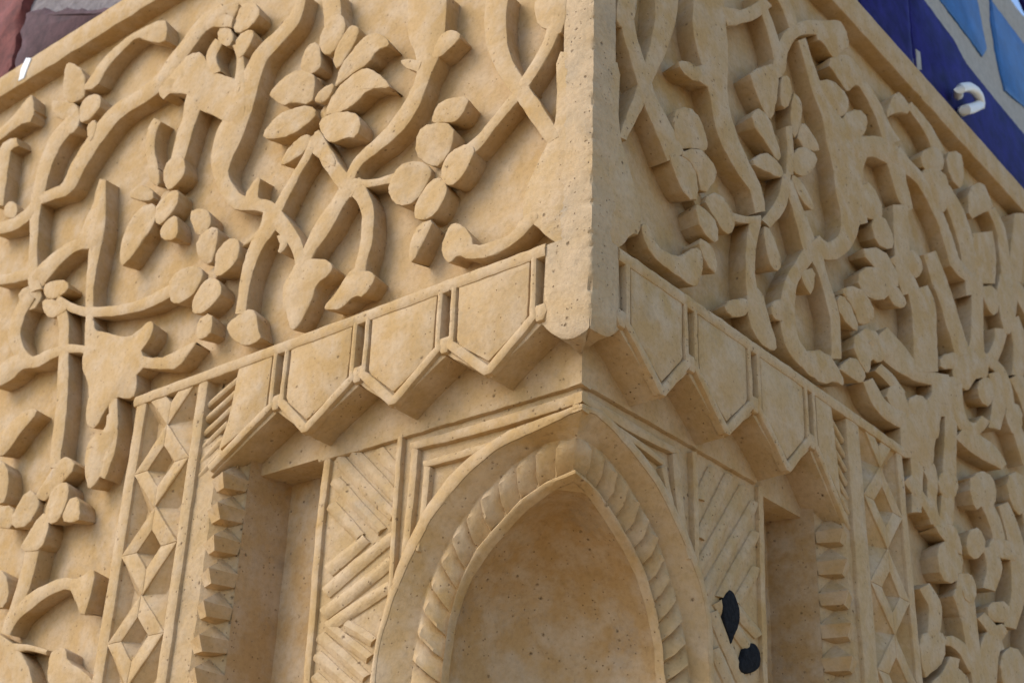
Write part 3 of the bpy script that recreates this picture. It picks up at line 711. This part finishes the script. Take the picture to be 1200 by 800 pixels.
    # side wall of the deep channel
    s = MB(); V, Fc = loft([P(f, ue, d['end'][1]+.06, -.033), P(f, ue, zb, -.033)], [P(f, ue-.012, d['end'][1]+.06, -.10), P(f, ue-.012, zb, -.10)], 1); s.add((V, Fc))
    s.build('channel_side', M_NICHE, th, jitter=0)
    return th
build_border('L', 'left lattice border of stone lozenges with toothed edge on the bright face')
build_border('R', 'right lattice border of stone lozenges with toothed edge on the shaded face')


# ------------------------------------------------------------------ niche pillar under the cornice
pil = thing('niche_pillar', 'stone corner pillar with a pointed arch niche and herringbone sides below the cornice', 'pillar', (-.06, .06, -.5))
S2, S3, S4 = .064, .080, .084
UF = {'L': uz_left, 'R': uz_right}
PE = {'L': .442, 'R': .426}; ZC = {'L': -.043, 'R': -.058}
BOT = -.55
ARCH = {'L': dict(
  Hi=[(680,485),(650,500),(625,511),(600,522),(582,533),(555,556),(532,582),(510,611),(487,655),(467,702),(455,740),(448,770),(445,800)],
  Hl=[(680,511),(640,519),(600,546),(562,582),(537,615),(517,650),(500,690),(490,730),(483,770),(480,800)],
  Ro=[(672,552),(640,565),(612,586),(590,609),(562,641),(547,670),(537,700),(530,730),(525,762),(521,800)],
  Ri=[(672,566),(645,577),(622,594),(603,612),(575,645),(554,676),(542,704),(534,735),(529,766),(526,800)],
  Ho=[(680,474),(640,486),(600,500),(560,526),(530,552),(505,584),(484,622),(468,660),(455,704),(446,740),(440,770),(436,800)]), 'R': dict(
  Hi=[(680,485),(690,486),(714,508),(737,535),(756,560),(772,587),(797,640),(812,680),(819,704),(823,740),(825,800)],
  Hl=[(680,511),(707,530),(737,567),(765,617),(787,677),(800,725),(807,775),(809,800)],
  Ro=[(672,552),(695,572),(717,604),(737,640),(752,670),(765,720),(772,775),(774,800)],
  Ri=[(672,566),(690,582),(707,607),(730,644),(746,676),(757,712),(766,760),(769,800)],
  Ho=[(680,474),(700,478),(726,503),(750,530),(770,558),(788,592),(806,632),(818,668),(826,700),(831,740),(833,800)])}
NA = 64
def arc3(f, key, d):
    q = [UF[f](x, y, d) for x, y in ARCH[f][key]]
    q[0] = (d, q[0][1]); q.append((q[-1][0], BOT))
    return poly_resample([P(f, u, z, -d) for u, z in q], NA), q
A3 = {f: {k: arc3(f, k, d) for k, d in (('Hi', SET), ('Hl', S2), ('Ro', S3), ('Ri', S4), ('Ho', SET))} for f in 'LR'}
za = .5*(A3['L']['Ri'][1][0][1]+A3['R']['Ri'][1][0][1])
for f in 'LR':
    for k in ('Hi', 'Hl', 'Ro', 'Ri'):
        zz = .5*(A3['L'][k][1][0][1]+A3['R'][k][1][0][1])
        A3[f][k][0][0].z = zz
    T = UF[f]; a = A3[f]
    hi = [(p.y if f == 'R' else -p.x, p.z) for p in a['Hi'][0]]
    hi[0] = (SET+.0004, hi[0][1])
    body = [(SET+.0004, .10)]+hi+[(PE[f], BOT), (PE[f], ZC[f]), (.64, ZC[f]), (.64, .10)]
    obj('face', *slab(f, body, -.12, -SET, .0005, flare=0), M_PITTED, pil, jitter=0)
    obj('channel_back', *sheet(f, PE[f]-.06, .62, BOT, ZC[f]+.02, -.097), M_NICHE, pil, jitter=0)
    # frieze over the mouldings, a step proud
    zf = T(*((640, 466) if f == 'L' else (730, 481)), SET)[1]; n = 40
    obj('frieze', *ribbon(f, [(SET-.0065+(.4065 if f == 'L' else .3665)*i/n, zf+.001*noise.noise(Vector((i*.8, 3, 9)))) for i in range(n+1)], [(SET-.0065+(.4065 if f == 'L' else .3665)*i/n, .09) for i in range(n+1)], -SET-.01, -SET+.0065, .003), M_PITTED, pil)
    # arch: hood moulding, splayed reveal, beaded ring, inner rib
    ho = poly_resample([Vector((u, 0, z)) for u, z in A3[f]['Ho'][1]], NA)
    hi2 = poly_resample([Vector((u, 0, z)) for u, z in A3[f]['Hi'][1]], NA)
    ho = [a_.lerp(b_, .28) for a_, b_ in zip(ho, hi2)]
    obj('hood_moulding', *ribbon(f, [(SET-.0085, hi2[0].z)]+[(p.x, p.z) for p in hi2], [(SET-.0085, ho[0].z)]+[(p.x, p.z) for p in ho], -SET-.004, -SET+.0085, .003), M_STONE, pil)
    nrm = P(f, 0, 0, 1)
    off = nrm*.001
    obj('arch_reveal', *loft([a['Hi'][0][0]+Vector((.0070, -.0070, 0))]+[p+nrm*.0070 for p in a['Hi'][0][1:]], a['Hl'][0], 3, lambda t, s: Vector((0, 0, 0))), M_STONE, pil)
    obj('bead_bed', *loft(a['Hl'][0], a['Ro'][0], 2, lambda t, s: -nrm*.003*math.sin(math.pi*s)), M_STONE, pil)
    FN = 400
    HL = poly_resample(a['Hl'][0], FN); RO = poly_resample(a['Ro'][0], FN)
    L = sum((HL[i+1]-HL[i]).length for i in range(FN-1))
    nb = int(L/(.028 if f == 'L' else .0245)); lean = .010
    for b in range(nb):
        i0, i1 = b/nb, (b+1)/nb-.0012
        V = []; Fc = []; NT, NS = 7, 4
        wd = random.uniform(.85, 1.15)
        for q, tt in enumerate((0, .12, .3, .52, .74, .88, .95, 1)):
            t = i0+(i1-i0)*tt
            for s_ in range(NS+1):
                s = s_/NS
                skew = (.012 if f == 'L' else 0)*(1-s**1.5)*.3
                x = min(FN-1.001, max(0, (t-skew)*(FN-1))); k0 = int(x); fr = x-k0
                A = HL[k0].lerp(HL[k0+1], fr); B = RO[k0].lerp(RO[k0+1], fr)
                if f == 'L': prof_ = min(tt**.8/.80, (1-tt)/.13, 1)
                else: prof_ = min(tt/.72, (1-tt)/.28)
                hgt = (.0098 if f == 'L' else .0115)*wd*prof_*min(1, s/.18+.15, (1-s)/.18+.25)-.0008
                V.append(A.lerp(B, .04+.92*s)+nrm*hgt)
        for q in range(NT):
            for s_ in range(NS):
                c = q*(NS+1)+s_; Fc.append((c, c+1, c+NS+2, c+NS+1))
        obj('bead', V, Fc, M_STONE, pil, jitter=.0011)
    obj('inner_rib', *loft(a['Ro'][0], a['Ri'][0], 5, lambda t, s: nrm.lerp(Vector((1, -1, 0)), max(0, 1-t*28))*(.009+.003*max(0, 1-t*20))*math.sin(math.pi*s)**.7), M_STONE, pil)
    # frames and herringbone
    if f == 'L':
        fr = [[(471,513,6),(465,600,6),(460,690,6),(456,722,5)],[(489,527,8),(482,600,8),(475,662,7),(468,690,4)],[(484,524,9),(560,504,12),(640,480,13),(690,464,12)],[(503,548,8),(498,600,7),(491,646,4)],[(499,545,8),(560,528,9),(612,511,6)]]
        hb = [[(443,527),(467,553)],[(414,530),(464,583)],[(396,537),(461,605)],[(391,562),(447,622)],[(387,592),(421,629)],[(384,668),(428,630)],[(381,694),(461,627)],[(378,719),(459,656)],[(383,734),(457,686)],[(404,732),(437,752)],[(385,735),(432,771)],[(374,745),(428,794)],[(370,767),(425,816)],[(367,792),(400,820)]]
        ed = [(386,530,8),(376,610,8),(367,720,8),(360,800,8),(357,840,8)]
    else:
        fr = [[(811,530,6),(813,600,6),(814,660,5)],[(789,532,8),(795,600,8),(806,655,5)],[(668,461,10),(682,468,10),(740,503,11),(792,531,7)],[(775,548,6),(783,585,6),(792,620,4)],[(704,492,5),(740,516,7),(775,543,6)]]
        hb = [[(821,585),(836,548)],[(821,630),(856,556)],[(818,668),(873,570)],[(826,694),(886,588)],[(846,700),(887,624)],[(864,706),(888,665)],[(836,716),(874,806)],[(838,760),(862,816)],[(842,704),(880,762)],[(860,708),(890,744)]]
        ed = [(890,570,6),(893,690,6),(896,800,6),(897,840,6)]
    D = SET-.003
    def px_ribbon(st, h, r=.002, crown=.0005):
        L_, R_ = edges_px(st, 8)
        cl = lambda q: (max(q[0], SET-h-.0004), q[1])
        return ribbon(f, [cl(T(x, y, D)) for x, y in L_], [cl(T(x, y, D)) for x, y in R_], -SET-.003, -SET+h, r, crown)
    for st in fr: obj('frame_moulding', *px_ribbon(st, .0072+.0003*random.random()), M_STONE, pil)
    for p, q in hb:
        wl = 17 if f == 'L' else 14.5
        obj('herringbone_rib', *px_ribbon([(*p, wl), ((p[0]+q[0])/2+jit(1), (p[1]+q[1])/2+jit(1), wl), (*q, wl*.9)], .0036+.0004*random.random(), .0060, .0012), M_PITTED, pil)
    obj('edge_fillet', *px_ribbon(ed, .0052), M_STONE, pil)
nd = Vector((-1, 1, 0)).normalized()
obj('arch_apex', *loft(A3['L']['Ri'][0][:4], A3['R']['Ri'][0][:4], 3, lambda t, s: Vector((1, -1, 0))*.002), M_STONE, pil, jitter=.0007)
obj('niche_hollow', *loft([p+Vector((-.006, .0005, 0)) for p in A3['L']['Ri'][0]], [p+Vector((-.0005, .006, 0)) for p in A3['R']['Ri'][0]], 28, lambda t, s: nd*(.050*(1-math.exp(-t/.05))+.006)*math.sin(math.pi*s)**.8), M_NICHE, pil, jitter=.0012)
# tar spots stuck on the shaded herringbone
def blob(name, label, poly, h):
    o = obj(name, *slab('R', resample([uz_right(x, y, SET-.004) for x, y in chaikin(poly, 2)], .003), -SET-.002, -SET+h, .0022, crown=.001, dome=True), M_BLACK)
    o['label'] = label; o['category'] = 'tar spot'; o['group'] = 'black tar spots on the pillar'; return o
blob('tar_spot', 'long black tar spot with a pointed lower end on the shaded pillar side', [(850,694),(855,690),(861,698),(866,714),(866,730),(859,746),(856,757),(853,743),(847,729),(846,712),(846,700)], .006)
blob('tar_spot', 'round black tar spot near the bottom edge of the shaded pillar side', [(872,758),(876,760),(880,752),(886,755),(891,768),(889,784),(877,789),(867,787),(864,780),(869,770)], .006)


# ------------------------------------------------------------------ brick wall above the left rim
bw = thing('brick_wall', 'weathered red brick wall with grey mortar above the left carved panel', 'brick wall', P('L', 1.3, .93, -.03))
z0 = ZL['rim1']
s = MB(); s.add(sheet('L', .04, 2.25, z0-.02, z0+.6, -.034, .02, .006)); s.add(box('L', .04, 2.25, z0-.02, z0+.6, -.2, -.05)); s.build('mortar', M_MORTAR, bw, jitter=0)
uj = uz_left(20, 40, .02)[0]
def brick(a, b, z0_, z1_, m):
    pts = resample([(a, z0_+jit(.003)), (b, z0_+jit(.003)), (b+jit(.006), z1_+jit(.004)), (a+jit(.006), z1_+jit(.004))], .015)
    obj('brick', *slab('L', [(x+jit(.003), y+jit(.003)) for x, y in pts], -.05, -.014+jit(.003), .007), m, bw, jitter=.004)
def rubble(poly, m):
    obj('brick', *slab('L', resample([(x+jit(.003), y+jit(.003)) for x, y in poly], .018), -.05, -.012, .012), m, bw, jitter=.006)
rubble([(1.402, .936), (1.412, 1.08), (1.418, 1.20), (1.60, 1.21), (1.60, .936)], M_BRICK)
rubble([(1.390, .935), (1.402, 1.095), (1.345, 1.085), (1.30, 1.045), (1.245, 1.035), (1.16, .985), (1.09, .955), (1.075, .935)], M_BRICK2)
for r in range(4, 8):
    u = .06+(.1 if r % 2 else 0)
    while u < 2.0:
        brick(u, min(u+.195+jit(.01), 2.2), z0+.03+r*.082, z0+.03+r*.082+.070, random.choice((M_BRICK, M_BRICK, M_BRICK2))); u += .21
for k in range(3): rubble([(1.63+k*.2, .937), (1.63+k*.2, 1.10), (1.81+k*.2, 1.11), (1.81+k*.2, .937)], random.choice((M_BRICK, M_BRICK2)))
for k in range(5): rubble([(.08+k*.19, .937), (.08+k*.19, 1.02), (.24+k*.19, 1.03), (.25+k*.19, .937)], random.choice((M_BRICK, M_BRICK2)))
mk = obj('paint_mark', *slab('L', [uz_left(x, y, 0) for x, y in [(23,96),(29,93),(38,69),(32,69),(26,82)]], -.003, .0030, .0005), M_PAINT, panel_left)
mk['label'] = 'short white paint mark on the rim'

# ------------------------------------------------------------------ tiled wall above the right rim
tw = thing('tiled_wall', 'cobalt and azure glazed mosaic tiles with cream joints above the right panel', 'tiled wall', P('R', 1.0, .91, -.01))
zr = ZR['rim1']; TH = .012
s = MB(); s.add(sheet('R', .04, 2.25, zr-.02, zr+.6, -.0155, .015, .002)); s.add(box('R', .04, 2.25, zr-.02, zr+.6, -.2, -.03)); s.build('joint_bed', M_CREAM, tw, jitter=0)
def tile(poly, m, h=-.012, nm='tile'):
    pts = resample([uz_right(x, y, .012) for x, y in poly], .008)
    pts = [(u+jit(.0009), max(z+jit(.0009), zr-.018)) for u, z in pts]
    return obj(nm, *slab('R', pts, -.022, h+jit(.0006), .0018), m, tw, jitter=.0005)
tile([(1000,-20),(1063,-20),(1065,0),(1068,45),(1072,84),(1040,45),(1012,14)], M_COBALT)
tile([(1065,-20),(1075,-20),(1084,0),(1118,46),(1133,74),(1165,114),(1200,156),(1290,262),(1290,330),(1220,252),(1180,206),(1120,138),(1074,86),(1070,50),(1066,0)], M_COBALT)
tile([(1094,-20),(1140,-20),(1146,0),(1151,28),(1157,58),(1152,67),(1132,39),(1102,0)], M_AZURE)
tile([(1160,-20),(1163,2),(1184,30),(1216,72),(1260,130),(1270,190),(1220,142),(1178,106),(1170,74),(1162,28)], M_AZURE)
tile([(1190,-20),(1230,-20),(1290,60),(1290,120),(1250,78),(1204,12)], M_COBALT)
ch = tile([(1073,58),(1078,62),(1080,82),(1075,83)], M_CREAM, -.0105, 'glaze_chip'); ch['label'] = 'small pale chip on the cobalt tile edge'
# further bands beyond the frame
ub, zb_ = uz_right(1290, 300, .012)
for k in range(3):
    tile([(1010+60*k-120*0, -60-70*k), (1060+60*k, -70-70*k), (1100+70*k, -30-60*k), (1050+60*k, -24-60*k)], M_AZURE if k % 2 else M_COBALT)

# white clip hooked on the cobalt band
hk = thing('wall_hook', 'small white curved plastic hook fixed on the cobalt tile band', 'hook', P('R', *uz_right(1134, 130, .012), -.01))
def tube(path, rad, n=10):
    V = []; Fc = []
    for i, p in enumerate(path):
        t = (path[min(i+1, len(path)-1)]-path[max(i-1, 0)]).normalized()
        a = t.cross(Vector((.3, .2, .93))).normalized(); b = t.cross(a)
        for k in range(n):
            an = 2*math.pi*k/n; V.append(p+a*math.cos(an)*rad+b*math.sin(an)*rad)
    for i in range(len(path)-1):
        for k in range(n):
            k2 = (k+1) % n; Fc.append((i*n+k, i*n+k2, (i+1)*n+k2, (i+1)*n+k))
    Fc.append(tuple(range(n))); Fc.append(tuple(range((len(path)-1)*n, len(path)*n)))
    return V, Fc
def hp(x, y, h): 
    u, z = uz_right(x, y, -h); return P('R', u, z, h)
pa = [(1123,112,.0),(1123,107,.010),(1127,103,.015),(1135,102,.017),(1142,106,.017),(1147,113,.016),(1149,121,.013),(1148,127,.009)]
pb = [(1148,123,.010),(1140,127,.012),(1131,129,.010),(1127,131,-.008)]
obj('hook_arm', *tube(poly_resample([hp(*q) for q in pa], 18), .0095), M_WHITE, hk, jitter=0)
obj('hook_tip', *tube(poly_resample([hp(*q) for q in pb], 10), .0105), M_WHITE, hk, jitter=0)
